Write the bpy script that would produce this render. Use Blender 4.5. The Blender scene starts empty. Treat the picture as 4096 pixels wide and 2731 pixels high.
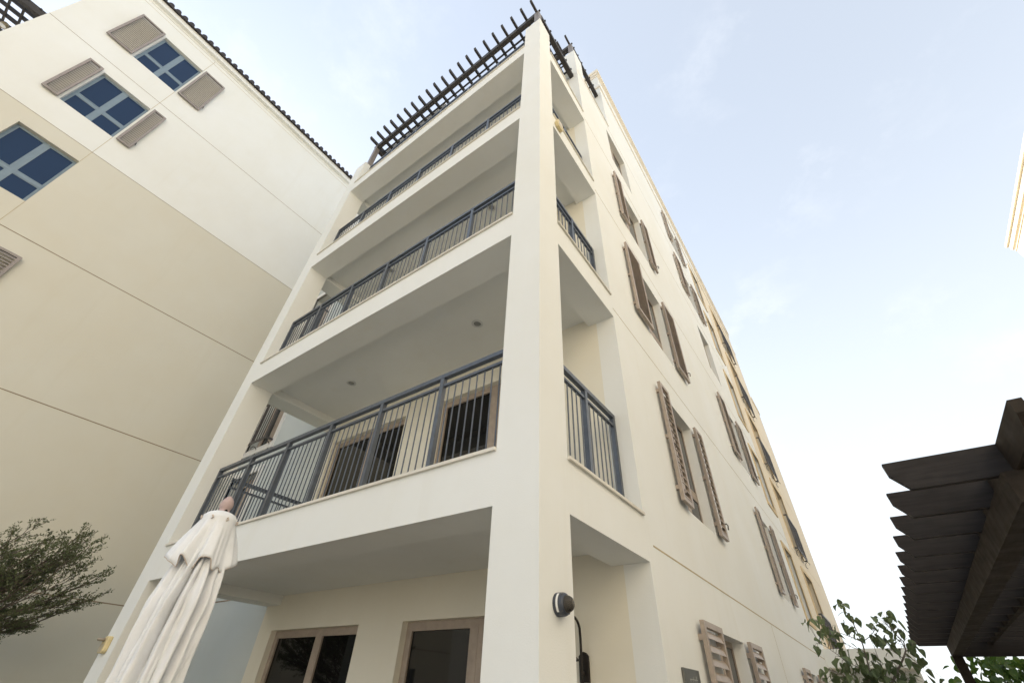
import bpy, bmesh, math, random
from mathutils import Vector, Matrix, Euler
random.seed(7)
Z0 = 2.77                       # heights below are measured from the first balcony beam; the ground is Z0 lower
PI = math.pi
scene = bpy.context.scene
COL = scene.collection

# ------------------------------------------------------------------ helpers
class MB:
    """collects geometry (world coordinates, z raised by Z0) and links it as ONE mesh object"""
    def __init__(self, dz=Z0): self.v=[]; self.f=[]; self.dz=dz; self.smooth=False
    def vert(self,p): self.v.append((p[0],p[1],p[2]+self.dz)); return len(self.v)-1
    def face(self,pts): self.f.append([self.vert(p) for p in pts])
    def box(self,x0,y0,z0,x1,y1,z1):
        i=[self.vert((x,y,z)) for z in (z0,z1) for y in (y0,y1) for x in (x0,x1)]
        for q in ((0,2,3,1),(4,5,7,6),(0,1,5,4),(2,6,7,3),(0,4,6,2),(1,3,7,5)): self.f.append([i[k] for k in q])
    def prism(self,poly,axis,a,b):
        """poly: 2d points; extruded along axis from a to b"""
        def P(u,v,w):
            return (w,u,v) if axis=='x' else ((u,w,v) if axis=='y' else (u,v,w))
        A=[self.vert(P(u,v,a)) for u,v in poly]; B=[self.vert(P(u,v,b)) for u,v in poly]
        n=len(poly); self.f.append(A[::-1]); self.f.append(B[:])
        for k in range(n): self.f.append([A[k],A[(k+1)%n],B[(k+1)%n],B[k]])
    def tube(self,pts,r,n=8,cap=True):
        pts=[Vector(p) for p in pts]; rs=r if isinstance(r,(list,tuple)) else [r]*len(pts)
        rings=[]; up=None
        for k,p in enumerate(pts):
            t=(pts[min(k+1,len(pts)-1)]-pts[max(k-1,0)]).normalized()
            if up is None:
                up=Vector((0,0,1)) if abs(t.z)<.9 else Vector((1,0,0))
            s=t.cross(up).normalized(); up=s.cross(t).normalized()
            rings.append([self.vert(p+(s*math.cos(2*PI*j/n)+up*math.sin(2*PI*j/n))*rs[k]) for j in range(n)])
        for a,b in zip(rings,rings[1:]):
            for j in range(n): self.f.append([a[j],a[(j+1)%n],b[(j+1)%n],b[j]])
        if cap: self.f.append(rings[0][::-1]); self.f.append(rings[-1][:])
    def lathe(self,prof,c,axis='z',n=24,sgn=1,cap=True):
        """prof: (radius, height) pairs about an axis through c"""
        rings=[]
        for r,h in prof:
            ring=[]
            for j in range(n):
                a=2*PI*j/n; u,v=r*math.cos(a),r*math.sin(a); h2=h*sgn
                p=(c[0]+u,c[1]+v,c[2]+h2) if axis=='z' else ((c[0]+h2,c[1]+u,c[2]+v) if axis=='x' else (c[0]+u,c[1]+h2,c[2]+v))
                ring.append(self.vert(p))
            rings.append(ring)
        for a,b in zip(rings,rings[1:]):
            for j in range(n): self.f.append([a[j],a[(j+1)%n],b[(j+1)%n],b[j]])
        if cap: self.f.append(rings[0][::-1]); self.f.append(rings[-1][:])
    def grid(self,axis,plane,thick,us,vs,solid):
        """wall sheet with openings: cells (u,v) that solid() keeps; front at plane, back at plane-thick (x) / plane+thick (y)"""
        us=sorted(set(round(u,4) for u in us)); vs=sorted(set(round(v,4) for v in vs))
        back=plane-thick if axis=='x' else plane+thick
        cache={}
        def V(i,j,s):
            k=(i,j,s)
            if k not in cache:
                w=plane if s==0 else back
                cache[k]=self.vert((w,us[i],vs[j]) if axis=='x' else (us[i],w,vs[j]))
            return cache[k]
        S={}
        for i in range(len(us)-1):
            for j in range(len(vs)-1):
                S[i,j]=solid((us[i]+us[i+1])/2,(vs[j]+vs[j+1])/2)
        for (i,j),s in S.items():
            if not s: continue
            self.f.append([V(i,j,0),V(i+1,j,0),V(i+1,j+1,0),V(i,j+1,0)])
            self.f.append([V(i,j,1),V(i,j+1,1),V(i+1,j+1,1),V(i+1,j,1)])
            if not S.get((i-1,j)): self.f.append([V(i,j,0),V(i,j+1,0),V(i,j+1,1),V(i,j,1)])
            if not S.get((i+1,j)): self.f.append([V(i+1,j,0),V(i+1,j,1),V(i+1,j+1,1),V(i+1,j+1,0)])
            if not S.get((i,j-1)): self.f.append([V(i,j,0),V(i,j,1),V(i+1,j,1),V(i+1,j,0)])
            if not S.get((i,j+1)): self.f.append([V(i,j+1,0),V(i+1,j+1,0),V(i+1,j+1,1),V(i,j+1,1)])
    def build(self,name,mat,parent=None,bevel=0,recalc=True):
        me=bpy.data.meshes.new(name)
        o=Vector((0,0,0)); p=parent
        while p is not None: o+=p.location; p=p.parent
        me.from_pydata([(a-o.x,b-o.y,c-o.z) for a,b,c in self.v],[],self.f)
        if recalc:
            bm=bmesh.new(); bm.from_mesh(me)
            bmesh.ops.recalc_face_normals(bm,faces=bm.faces)
            bm.to_mesh(me); bm.free()
        if self.smooth: me.polygons.foreach_set('use_smooth',[True]*len(me.polygons))
        me.materials.append(mat)
        ob=bpy.data.objects.new(name,me); COL.objects.link(ob)
        if parent is not None: ob.parent=parent
        if bevel:
            m=ob.modifiers.new('bevel','BEVEL'); m.width=bevel; m.segments=2; m.limit_method='ANGLE'
        return ob

def tag(o,label=None,cat=None,group=None,kind=None):
    if label: o['label']=label
    if cat: o['category']=cat
    if group: o['group']=group
    if kind: o['kind']=kind
    return o
def thing(name,loc,label,cat,group=None):
    o=bpy.data.objects.new(name,None); COL.objects.link(o)
    o.location=(loc[0],loc[1],loc[2]+Z0); o.empty_display_size=.2
    return tag(o,label,cat,group)

# ------------------------------------------------------------------ materials
def nt(name):
    m=bpy.data.materials.new(name); m.use_nodes=True; n=m.node_tree; n.nodes.clear()
    out=n.nodes.new('ShaderNodeOutputMaterial'); b=n.nodes.new('ShaderNodeBsdfPrincipled')
    n.links.new(b.outputs[0],out.inputs[0]); return m,n,b
def rgb(c): return (c[0],c[1],c[2],1)
def noise(n,co,scale,detail=4,rough=.55,map_scale=None):
    if map_scale:
        mp=n.nodes.new('ShaderNodeMapping'); mp.inputs['Scale'].default_value=map_scale
        n.links.new(co,mp.inputs[0]); co=mp.outputs[0]
    t=n.nodes.new('ShaderNodeTexNoise'); t.inputs['Scale'].default_value=scale
    t.inputs['Detail'].default_value=detail; t.inputs['Roughness'].default_value=rough
    n.links.new(co,t.inputs['Vector']); return t.outputs['Fac']
def ramp(n,fac,a,b,ca=(0,0,0),cb=(1,1,1)):
    r=n.nodes.new('ShaderNodeValToRGB'); r.color_ramp.elements[0].position=a; r.color_ramp.elements[1].position=b
    r.color_ramp.elements[0].color=rgb(ca); r.color_ramp.elements[1].color=rgb(cb)
    n.links.new(fac,r.inputs[0]); return r.outputs[0]
def mix(n,fac,a,b,mode='MIX'):
    m=n.nodes.new('ShaderNodeMix'); m.data_type='RGBA'; m.blend_type=mode
    for k,s in ((0,fac),(6,a),(7,b)):
        if isinstance(s,(int,float)): m.inputs[k].default_value=s
        elif isinstance(s,tuple): m.inputs[k].default_value=rgb(s)
        else: n.links.new(s,m.inputs[k])
    return m.outputs[2]
def bump(n,b,h,strength,dist=.01):
    k=n.nodes.new('ShaderNodeBump'); k.inputs['Strength'].default_value=strength; k.inputs['Distance'].default_value=dist
    n.links.new(h,k.inputs['Height']); n.links.new(k.outputs[0],b.inputs['Normal'])
def coords(n):
    return n.nodes.new('ShaderNodeNewGeometry').outputs['Position']
def plaster(name,c,c2=None,var=.6,stain=.55):
    m,n,b=nt(name); co=coords(n)
    c2=c2 or tuple(x*y for x,y in zip(c,(.93,.91,.86)))
    big=ramp(n,noise(n,co,.45,6,.62),.36,.66)
    col=mix(n,big,c,mix(n,var,c,c2))
    patch=ramp(n,noise(n,co,1.7,5,.6),.5,.72)
    col=mix(n,mix(n,.35,(0,0,0),patch),col,tuple(x*.965 for x in c))
    streak=ramp(n,noise(n,co,2.2,6,.7,(1,1,.09)),.56,.8)      # old rain runs
    col=mix(n,mix(n,stain*.5,(0,0,0),streak),col,tuple(x*y for x,y in zip(c,(.86,.82,.73))))
    speck=ramp(n,noise(n,co,38,2,.5),.74,.8)                  # dust specks
    col=mix(n,mix(n,.25,(0,0,0),speck),col,tuple(x*.8 for x in c))
    n.links.new(col,b.inputs['Base Color']); b.inputs['Roughness'].default_value=.92
    b.inputs['Specular IOR Level'].default_value=.25
    h=mix(n,.35,noise(n,co,95,4,.65),noise(n,co,7,4,.6))
    bump(n,b,h,.22,.012); return m
def painted(name,c,rough=.45,metal=0,var=.12,scale=6,stretch=None,bmp=.05,spec=.5):
    m,n,b=nt(name); co=coords(n)
    f=noise(n,co,scale,5,.6,stretch)
    col=mix(n,ramp(n,f,.35,.7),tuple(x*(1+var) for x in c),tuple(x*(1-var) for x in c))
    n.links.new(col,b.inputs['Base Color']); b.inputs['Metallic'].default_value=metal; b.inputs['Specular IOR Level'].default_value=spec
    r=ramp(n,noise(n,co,scale*3,3),.3,.7,(rough*.85,)*3,(min(1,rough*1.15),)*3)
    n.links.new(r,b.inputs['Roughness'])
    if bmp: bump(n,b,noise(n,co,scale*9,4,.6,stretch),bmp,.01)
    return m
def glass(name,c,rough=.04,spec=.5):
    m,n,b=nt(name); co=coords(n)
    b.inputs['Base Color'].default_value=rgb(c); b.inputs['Roughness'].default_value=rough
    b.inputs['Specular IOR Level'].default_value=spec
    bump(n,b,noise(n,co,.9,2,.4),.03,.05); return m

WHITE=plaster('plaster_offwhite',(.81,.825,.81))
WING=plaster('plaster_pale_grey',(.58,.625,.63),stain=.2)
CREAM=plaster('plaster_cream',(.785,.755,.66),stain=.2)
SAND=plaster('plaster_sand',(.79,.70,.55),stain=.25)
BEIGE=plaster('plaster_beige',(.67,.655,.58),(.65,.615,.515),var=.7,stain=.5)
BRIGHT=plaster('plaster_ivory',(.86,.79,.66))
STONE=plaster('sandstone_trim',(.68,.545,.35),(.60,.46,.27),var=.8)
SILLM=plaster('limestone_sill',(.74,.715,.65),(.64,.60,.52),var=.8)
GROOVE=painted('groove_shadow_gap',(.27,.21,.145),.9)
GROOVEL=painted('groove_pale',(.44,.36,.215),.9)
CORN=plaster('plaster_cornice',(.80,.755,.67),stain=.2)
TAUPE=painted('taupe_aluminium',(.37,.305,.25),.5,0,.1,8)
TAUPEL=painted('taupe_aluminium_grey',(.30,.265,.25),.5,0,.1,8)
BLUEF=painted('blue_grey_aluminium',(.20,.265,.325),.4,0,.06,5)
STEEL=painted('slate_painted_steel',(.09,.105,.13),.38,.25,.15,10)
STEELD=painted('dark_bronze_steel',(.085,.08,.08),.45,.2,.15,10)
TIMBER=painted('dark_brown_timber',(.030,.0225,.016),.7,0,.25,3,(14,1.2,14),.03,.18)
TIMBERX=painted('dark_brown_timber_x',(.024,.0195,.0175),.62,0,.3,3,(1.2,16,16),.035,.25)
POSTG=painted('grey_brown_post',(.21,.19,.18),.5,0,.1,8)
TILE=painted('charcoal_roof_tile',(.035,.03,.032),.7,0,.4,5)
GLD=glass('glass_dark',(.006,.006,.006),.03,.35)
GLB=glass('glass_blue',(.009,.030,.082),.03,.35)  # tinted glass; the reflected blue sky is also put into this base colour
GLG=glass('glass_grey',(.03,.033,.036),.12,.28)
ROOFT=painted('skylit_roof_timber',(.05,.046,.044),.6,0,.3,4,(9,9,9),.04,.3)  # greyer than the other timber: sky light on the rafters is in the colour
ALU=painted('white_aluminium',(.80,.80,.79),.5,0,.04,6)

# ------------------------------------------------------------------ setting
g=MB(0)
g.face([(-900,-900,0),(900,-900,0),(900,900,0),(-900,900,0)])
gm,n_,b_=nt('sandstone_paving'); co=coords(n_)
br=n_.nodes.new('ShaderNodeTexBrick'); br.inputs['Scale'].default_value=1.6; br.inputs['Mortar Size'].default_value=.008
br.inputs['Color1'].default_value=(.33,.30,.26,1); br.inputs['Color2'].default_value=(.29,.265,.225,1); br.inputs['Mortar'].default_value=(.17,.15,.12,1)
n_.links.new(co,br.inputs['Vector'])
n_.links.new(mix(n_,ramp(n_,noise(n_,co,.5,5),.4,.7),br.outputs['Color'],(.27,.25,.215)),b_.inputs['Base Color']); b_.inputs['Roughness'].default_value=.85
tag(g.build('ground',gm),kind='structure')

lm,ln,lb=nt('dark_bounce_sheet'); lc=coords(ln)  # unseen dark green sheet, added to cut light bounced onto the left wall
ln.links.new(mix(ln,ramp(ln,noise(ln,lc,9,6,.7),.35,.65),(.03,.045,.015),(.06,.075,.03)),lb.inputs['Base Color']); lb.inputs['Roughness'].default_value=.95
lw_=MB(0); lw_.face([(-12.2,-16,.004),(-7.9,-16,.004),(-7.9,2,.004),(-12.2,2,.004)]); tag(lw_.build('dark_bounce_sheet',lm),kind='structure')
# ------------------------------------------------------------------ window and shutter makers
def window_x(parent,plane,y0,y1,z0,z1,fm,gm_,depth=.165,sgn=1,transom=.31,fw=.048,double=True):
    """casement window in a wall facing +x*sgn; the frame sits depth behind the wall face"""
    xf=plane-sgn*depth; xb=xf-sgn*.05
    a,b=min(xf,xb),max(xf,xb)
    m=MB()
    zt=z0+(z1-z0)*transom; ym=(y0+y1)/2
    m.box(a,y0,z0,b,y0+fw,z1); m.box(a,y1-fw,z0,b,y1,z1)
    m.box(a,y0+fw,z0,b,y1-fw,z0+fw); m.box(a,y0+fw,z1-fw,b,y1-fw,z1)
    # sash rails a little proud of the outer frame
    e=.008*sgn; a2,b2=a+e,b+e
    if double:
        m.box(a2,ym-.048,z0+fw,b2,ym+.048,z1-fw)
    m.box(a2,y0+fw,zt-.042,b2,(ym-.048) if double else y1-fw,zt+.042)
    if double: m.box(a2,ym+.048,zt-.042,b2,y1-fw,zt+.05)
    f=m.build('window',fm,parent)
    p=MB(); p.box(b-.022,y0+.03,z0+.03,b-.003,y1-.03,z1-.03); p.build('pane',gm_,f)
    s=MB(); h=.03
    for (ya,yb) in (((y0+fw,ym-.048),(ym+.048,y1-fw)) if double else ((y0+fw,y1-fw),)):
        for (za,zb) in ((z0+fw,zt-.05),(zt+.05,z1-fw)):
            a3,b3=a+.011*sgn,b+.011*sgn
            s.box(a3,ya,za,b3,ya+h,zb); s.box(a3,yb-h,za,b3,yb,zb)
            s.box(a3,ya+h,za,b3,yb-h,za+h); s.box(a3,ya+h,zb-h,b3,yb-h,zb)
    s.build('sash',fm,f)
    return f
def window_y(parent,plane,x0,x1,z0,z1,fm,gm_,depth=.1,mulls=(),fw=.07,door_from=None):
    yf=plane+depth; yb=yf+.06
    m=MB()
    m.box(x0,yf,z0,x0+fw,yb,z1); m.box(x1-fw,yf,z0,x1,yb,z1)
    m.box(x0+fw,yf,z1-fw,x1-fw,yb,z1); m.box(x0+fw,yf,z0,x1-fw,yb,z0+.05)
    for q in mulls: m.box(q-.05,yf-.008,z0+.05,q+.05,yb-.008,z1-fw)
    f=m.build('window',fm,parent)
    p=MB(); p.box(x0+.03,yf+.025,z0+.03,x1-.03,yf+.04,z1-.03); p.build('pane',gm_,f)
    s=MB(); xs=[x0+fw]+[v for q in mulls for v in (q-.05,q+.05)]+[x1-fw]
    for xa,xb in zip(xs[::2],xs[1::2]):
        w=.11 if (door_from is not None and xa>=door_from-.06) else .035
        s.box(xa,yf-.004,z0+.05,xa+w,yb-.01,z1-fw); s.box(xb-w,yf-.004,z0+.05,xb,yb-.01,z1-fw)
        s.box(xa+w,yf-.004,z1-fw-w,xb-w,yb-.01,z1-fw); s.box(xa+w,yf-.004,z0+.05,xb-w,yb-.01,z0+.05+w)
    s.build('sash',fm,f)
    return f
def shutter_x(parent,plane,y0,y1,z0,z1,mat,slat_pitch=.072,sgn=1,catch=None,ssz=1.0):
    """louvred shutter leaf folded back against a wall facing +x*sgn"""
    x0=plane+.048*sgn; x1=plane+.098*sgn; a,b=min(x0,x1),max(x0,x1); fw=.062
    m=MB()
    m.box(a,y0,z0,b,y0+fw,z1); m.box(a,y1-fw,z0,b,y1,z1)
    m.box(a,y0+fw,z0,b,y1-fw,z0+fw); m.box(a,y0+fw,z1-fw,b,y1-fw,z1)
    f=m.build('shutter',mat,parent)
    s=MB(); nsl=int(round((z1-z0-2*fw)/slat_pitch)); pit=(z1-z0-2*fw)/nsl
    xm=(a+b)/2; w=min(.024,pit*.42)
    for k in range(nsl):
        zc=z0+fw+pit*(k+.5)
        # slat tilted outward-down, slightly bowed
        pr=[(xm-sgn*w,zc+pit*.30),(xm+sgn*w*.1,zc+pit*.10),(xm+sgn*w,zc-pit*.30),(xm+sgn*w,zc-pit*.30-.007),(xm,zc+pit*.10-.008),(xm-sgn*w,zc+pit*.30-.008)]
        A=[s.vert((u,y0+fw,v)) for u,v in pr]; B=[s.vert((u,y1-fw,v)) for u,v in pr]
        n=len(pr); s.f.append(A[::-1]); s.f.append(B[:])
        for j in range(n): s.f.append([A[j],A[(j+1)%n],B[(j+1)%n],B[j]])
    s.build('louvre',mat,f)
    for zc in (z0+.2,(z0+z1)/2,z1-.16):
        for yy in (y0+.008,y1-.054):
            h=MB()
            if sgn>0: h.box(plane+.0005,yy,zc-.03,a,yy+.046,zc+.03)
            else: h.box(b,yy,zc-.03,plane-.0005,yy+.046,zc+.03)
            h.build('hinge',mat,f)
    if catch is not None:
        c=MB(); yc=y1 if catch>0 else y0
        c.tube([(plane+.002*sgn,yc+catch*.015,z0+.3),(plane+.12*sgn,yc+catch*.015,z0+.3),(plane+.135*sgn,yc+catch*.02,z0+.27),(plane+.125*sgn,yc+catch*.02,z0+.2)],.012,6)
        c.build('shutter_catch',STEELD,f)
    return f

# ------------------------------------------------------------------ main building
T=lambda k:-.376+3.5*k        # head of the windows of storey k
B=lambda k:-2.394+3.5*k       # sill of the windows of storey k
main=thing('apartment_building',(-3.6,12,-Z0),'off-white apartment building with deep corner balconies and brown shutters, in the middle of the photo','building')
XL=-12.23                     # inner face of the left building
YF=2.13                       # back wall of the balconies / front of the main block
YE=25.2
# street-side wall (faces +x)
col1=(4.08,5.52); col2=(11.03,12.46); col3=(14.77,16.12); col4=(18.56,20.75)
ops=[]
for k in range(0,5): ops.append((col1[0],col1[1],B(k),T(k)))
for k in range(0,6): ops.append((col2[0],col2[1],B(k),T(k)))
for k in range(1,6):
    ops.append((col3[0],col3[1],B(k),T(k))); ops.append((col4[0],col4[1],B(k)-.66,T(k)))
Ysplit=16.75
def wallx(y0,y1,zf,mat,nm,skip=None):
    m=MB()
    us=[y0,y1]+[v for o in ops for v in o[:2] if y0<v<y1]+[c for c in zf[1] if y0<c<y1]
    vs=[-Z0]+[v for o in ops for v in o[2:] if True]+zf[2]
    def solid(u,v):
        if v>zf[0](u): return False
        return not any(a<u<b and c<v<d for a,b,c,d in ops)
    m.grid('x',0,.3,us,vs,solid)
    return m.build(nm,mat,main)
wallx(YF,Ysplit,(lambda u:14.42 if u<4.43 else 19.5,[4.43],[14.42,19.5]),WHITE,'wall')
wallx(Ysplit,YE,(lambda u:19.5,[],[14.42,19.5]),SAND,'wall')
# joints in the street-side render
def joint(x0,y0,z0,x1,y1,z1,par,mat=None):
    m=MB(); m.box(x0,y0,z0,x1,y1,z1); return m.build('joint',mat or GROOVE,par)
for zg,y1 in ((.195,15.9),(3.70,YE),(7.19,YE),(10.68,YE),(14.18,YE)):
    cuts=sorted([(a,b) for a,b,c,d in ops if c<zg<d])
    y=2.3 if zg<1 else YF+.02
    h=.009 if zg<1 else .0045
    for a,b in cuts+[(y1,y1)]:
        if a-y>.02: joint(-.01,y+.001,zg-h,.0025,a-.002,zg+h,main,GROOVEL)
        y=max(y,b)
joint(-.01,8.29,-Z0+.05,.0022,8.296,.18,main,GROOVEL)
joint(-.01,Ysplit-.004,.21,.003,Ysplit+.004,17.95,main,GROOVEL)
# wing wall and balcony back wall (face -y)
W1=(-6.83,-4.52); W2=(-3.59,-1.22)
wops=[]
for k in range(0,4):
    zb=-Z0+.02 if k==0 else .42+3.5*(k-1)
    wops+= [(W1[0],W1[1],zb,T(k)),(W2[0],W2[1],zb,T(k))]
m=MB(); m.grid('y',YF,.3,[-7.23,-.3]+[v for o in wops for v in o[:2]],[-Z0,14.0]+[v for o in wops for v in o[2:]],lambda u,v:not any(a<u<b and c<v<d for a,b,c,d in wops))
m.build('wall',CREAM,main)
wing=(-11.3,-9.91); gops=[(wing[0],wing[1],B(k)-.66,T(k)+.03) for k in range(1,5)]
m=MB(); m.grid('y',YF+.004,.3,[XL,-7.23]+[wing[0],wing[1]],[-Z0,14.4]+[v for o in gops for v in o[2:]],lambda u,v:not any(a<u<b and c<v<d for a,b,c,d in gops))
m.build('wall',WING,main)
joint(XL+.002,YF-.001,.195-.011,-7.24,YF+.01,.195+.011,main)
for zg in (3.7,7.19,10.68):
    joint(XL+.002,YF-.001,zg-.006,wing[0]-.18,YF+.01,zg+.006,main); joint(wing[1]+.18,YF-.001,zg-.006,-7.24,YF+.01,zg+.006,main)
# roofs and closing walls
m=MB(); m.box(XL,YF+.31,14.0,-.31,4.42,14.25); m.box(XL,4.75,19.0,-.31,YE-.02,19.25); m.build('roof',WHITE,main)
m=MB(); m.box(XL+.01,4.43,14.25,-.3,4.73,19.5); m.build('wall',WHITE,main)
m=MB(); m.box(XL+.01,YE-.3,-Z0,-.3,YE-.004,19.5); m.build('wall',WHITE,main)
m=MB(); m.box(XL+.01,YF+.006,14.4,-.44,YF+.26,14.45); m.build('parapet',WHITE,main)
# lower block beyond the far corner
m=MB(); m.box(-6,YE,-Z0,0,27.2,14.3); m.build('wall',SAND,main)
m=MB(); m.box(-6,YE,14.3,.04,27.3,14.6); m.build('parapet',SAND,main)
# cornice and string course of the top storey
m=MB()
for x,z0,z1 in ((.03,19.16,19.30),(.062,19.30,19.47),(.1,19.47,19.66)):
    m.box(-.3,4.43-x,z0,x,YE-.5,z1); m.box(XL+.05,4.43-x,z0,-.3,4.6,z1)
m.build('cornice',CORN,main)
m=MB(); m.box(-.05,4.40,18.02,.034,YE-.002,18.17); m.box(XL+.05,4.398,18.02,-.05,4.45,18.17); m.build('string_course',CORN,main)
# balcony frame: one sheet with the bays left open
bz=lambda k:3.5*(k-1)
PX=-.436; PL0,PL1=-7.262,-6.802; PD=.455
m=MB()
def fsolid(u,v):
    if u<PL1 or u>PX: return v<12.31
    for k in range(1,5):
        if bz(k)<v<bz(k)+.468: return True
    return False
m.grid('y',0,PD,[PL0,PL1,PX,0],[-Z0,12.31]+[v for k in range(1,5) for v in (bz(k),bz(k)+.468)],fsolid)
for k in range(1,5):            # side beams and slabs
    m.box(PX,PD,bz(k),0,YF-.001,bz(k)+.468); m.box(PL0,PD,bz(k),PL1,YF-.001,bz(k)+.468)
    m.box(PL1,PD,bz(k)+.145,PX,YF-.001,bz(k)+.44)
m.build('balcony_frame',WHITE,main)
for k in range(1,5):
    m=MB(); zt=bz(k)+.468
    m.box(PL1+.002,-.028,zt,PX-.002,PD+.02,zt+.03); m.box(PX+.01,PD+.002,zt,.028,YF-.005,zt+.03)
    m.box(PL0-.028,PD+.002,zt,PL1-.03,YF-.005,zt+.03)
    m.build('sill',SILLM,main)
# second terrace: corner pillar and parapet sill
m=MB(); m.box(-.44,YF+.002,14.42,-.001,2.645,15.97); m.build('pillar',WHITE,main)
m=MB(); m.box(-.28,2.65,14.42,.03,4.42,14.455); m.build('sill',SILLM,main)
# windows
for k in range(0,5): window_x(main,0,col1[0],col1[1],B(k),T(k),TAUPE,GLG)
for k in range(0,6): window_x(main,0,col2[0],col2[1],B(k),T(k),TAUPE,GLG)
for k in range(1,6):
    window_x(main,0,col3[0],col3[1],B(k),T(k),TAUPE,GLG,.3); window_x(main,0,col4[0],col4[1],B(k)-.66,T(k),TAUPE,GLD,.3,transom=.28)
for k in range(0,4):
    zb=-Z0+.02 if k==0 else .42+3.5*(k-1)
    window_y(main,YF,W1[0],W1[1],zb,T(k),TAUPE,GLD,.1,(-5.56,))
    window_y(main,YF,W2[0],W2[1],zb,T(k),TAUPE,GLD,.1,(-2.37,),door_from=-2.37)
for a,b,c,d in gops: window_y(main,YF,a,b,c,d,TAUPE,GLD,.22,((a+b)/2,),door_from=a)
# stone surrounds
def surround_x(y0,y1,z0,z1,w=.15,bot=True):
    m=MB(); x=.034
    m.box(-.02,y0-w,z0-(w if bot else 0),x,y0,z1+w); m.box(-.02,y1,z0-(w if bot else 0),x,y1+w,z1+w)
    m.box(-.02,y0,z1,x,y1,z1+w)
    if bot: m.box(-.02,y0,z0-w,x,y1,z0)
    m.build('window_surround',STONE,main)
for k in range(1,6):
    surround_x(col3[0],col3[1],B(k),T(k)); surround_x(col4[0],col4[1],B(k)-.66,T(k),.15,False)
for a,b,c,d in gops:
    m=MB(); m.box(a-.14,YF-.03,c,a,YF+.05,d+.15); m.box(b,YF-.03,c,b+.14,YF+.05,d+.15); m.box(a,YF-.03,d,b,YF+.05,d+.15)
    m.box(a-.14,YF-.05,c-.16,b+.14,YF+.05,c)
    m.build('window_surround',ALU,main)
# shutters of the street side: (storey, wide leaves?)
for k,wide in ((0,1),(1,0),(2,1),(3,0)):
    w=.75 if wide else .43
    sp=.125 if k==0 else (.105 if k==1 else .082)
    shutter_x(main,0,col1[0]-.02-w,col1[0]-.02,B(k)+.0,T(k)+.01,TAUPE,sp); shutter_x(main,0,col1[1]-.01,col1[1]-.01+w,B(k),T(k)+.01,TAUPE,sp,catch=1)
for k,wide in ((0,1),(1,0),(2,1),(4,1),(5,0)):
    w=.74 if wide else .4
    shutter_x(main,0,col2[0]-.02-w,col2[0]-.02,B(k),T(k)+.01,TAUPE,.125 if k==0 else .085); shutter_x(main,0,col2[1]-.01,col2[1]-.01+w,B(k),T(k)+.01,TAUPE,.125 if k==0 else .085,catch=1)
# low link over the passage at the far end of the alley
m=MB(); m.box(.002,16,0,2.215,17.1,.455); m.box(.002,17.1,-Z0,2.215,17.4,.3); m.build('porch',WHITE,main)
m=MB(); m.box(.004,16.03,-.02,2.19,17.09,0); m.build('porch_soffit',CREAM,main)

# ------------------------------------------------------------------ left building
left=thing('apartment_building',(-18,5,-Z0),'beige and white apartment wing with blue-glazed windows and a dark tiled eave, at the left','building')
LY0=-8.12; LY1=25
lw=(-6.39,-5.05); lops=[(lw[0],lw[1],B(k),T(k)) for k in range(0,6)]
def lwall(z0,z1,mat):
    m=MB(); m.grid('x',XL,.3,[LY0,LY1,lw[0],lw[1]],[z0,z1]+[v for o in lops for v in o[2:] if z0<v<z1],lambda u,v:not any(a<u<b and c<v<d for a,b,c,d in lops))
    return m.build('wall',mat,left)
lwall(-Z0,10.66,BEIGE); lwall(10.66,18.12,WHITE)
for bb in ((-24,LY0,-Z0,XL-.3,LY0+.3,18.1),(-24,LY1-.3,-Z0,XL-.3,LY1,18.1),(-24.3,LY0,-Z0,-24,LY1,18.1)):
    m=MB(); m.box(*bb); m.build('wall',WHITE,left)
m=MB(); m.box(-24,LY0-2.1,-Z0,XL-.5,LY0,10.95); m.build('balcony_block',WHITE,left)
for zg in (.2,3.7,7.2,10.66,14.15):
    h=.011 if zg<10 else .007
    joint(XL-.01,LY0+.002,zg-h,XL+.003,LY1,zg+h,left)
for za,zb in ((7.22,B(3)),(T(3),B(4)),(T(4),B(5)),(T(5),18.1)):
    joint(XL-.01,lw[1]-.005,za+.02,XL+.0025,lw[1]+.005,zb-.01,left,GROOVEL)
joint(XL-.01,LY0+.002,17.93,XL+.003,LY1,17.94,left,GROOVEL)
m=MB(); m.box(XL-.3,LY0-.02,18.12,XL+.02,LY1,18.22); m.box(XL-.3,LY0-.12,18.22,XL+.16,LY1,18.47); m.build('cornice',WHITE,left)
# barrel-tile eave
m=MB()
N=int((LY1-LY0)/.2455)
tp=.2455
for i in range(N):
    yc=LY0+tp*(i+.5)
    prof=[(yc-tp/2,18.475),(yc-.095,18.49),(yc-.08,18.57),(yc-.045,18.625),(yc,18.645),(yc+.045,18.625),(yc+.08,18.57),(yc+.095,18.49),(yc+tp/2,18.475)]
    A=[m.vert((XL+.27,u,v)) for u,v in prof]; Bv=[m.vert((XL-3.5,u,v+1.5)) for u,v in prof]
    A2=[m.vert((XL+.27,u,18.44)) for u in (yc-tp/2,yc+tp/2)]
    m.f.append(A+[A2[1],A2[0]])
    for j in range(len(prof)-1): m.f.append([A[j],A[j+1],Bv[j+1],Bv[j]])
    m.f.append([A2[0],A2[1],m.vert((XL-3.5,yc+tp/2,19.95)),m.vert((XL-3.5,yc-tp/2,19.95))])
m.build('tiled_roof',TILE,left,recalc=False)
m=MB(); m.prism([(XL-3.5,18.1),(XL-3.5,19.9),(-24,18.5),(-24,18.1)],'y',LY0,LY1); m.build('roof',TILE,left)
for a,b,c,d in lops: window_x(left,XL,a,b,c,d,BLUEF,GLB,.12,transom=.335)
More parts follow.
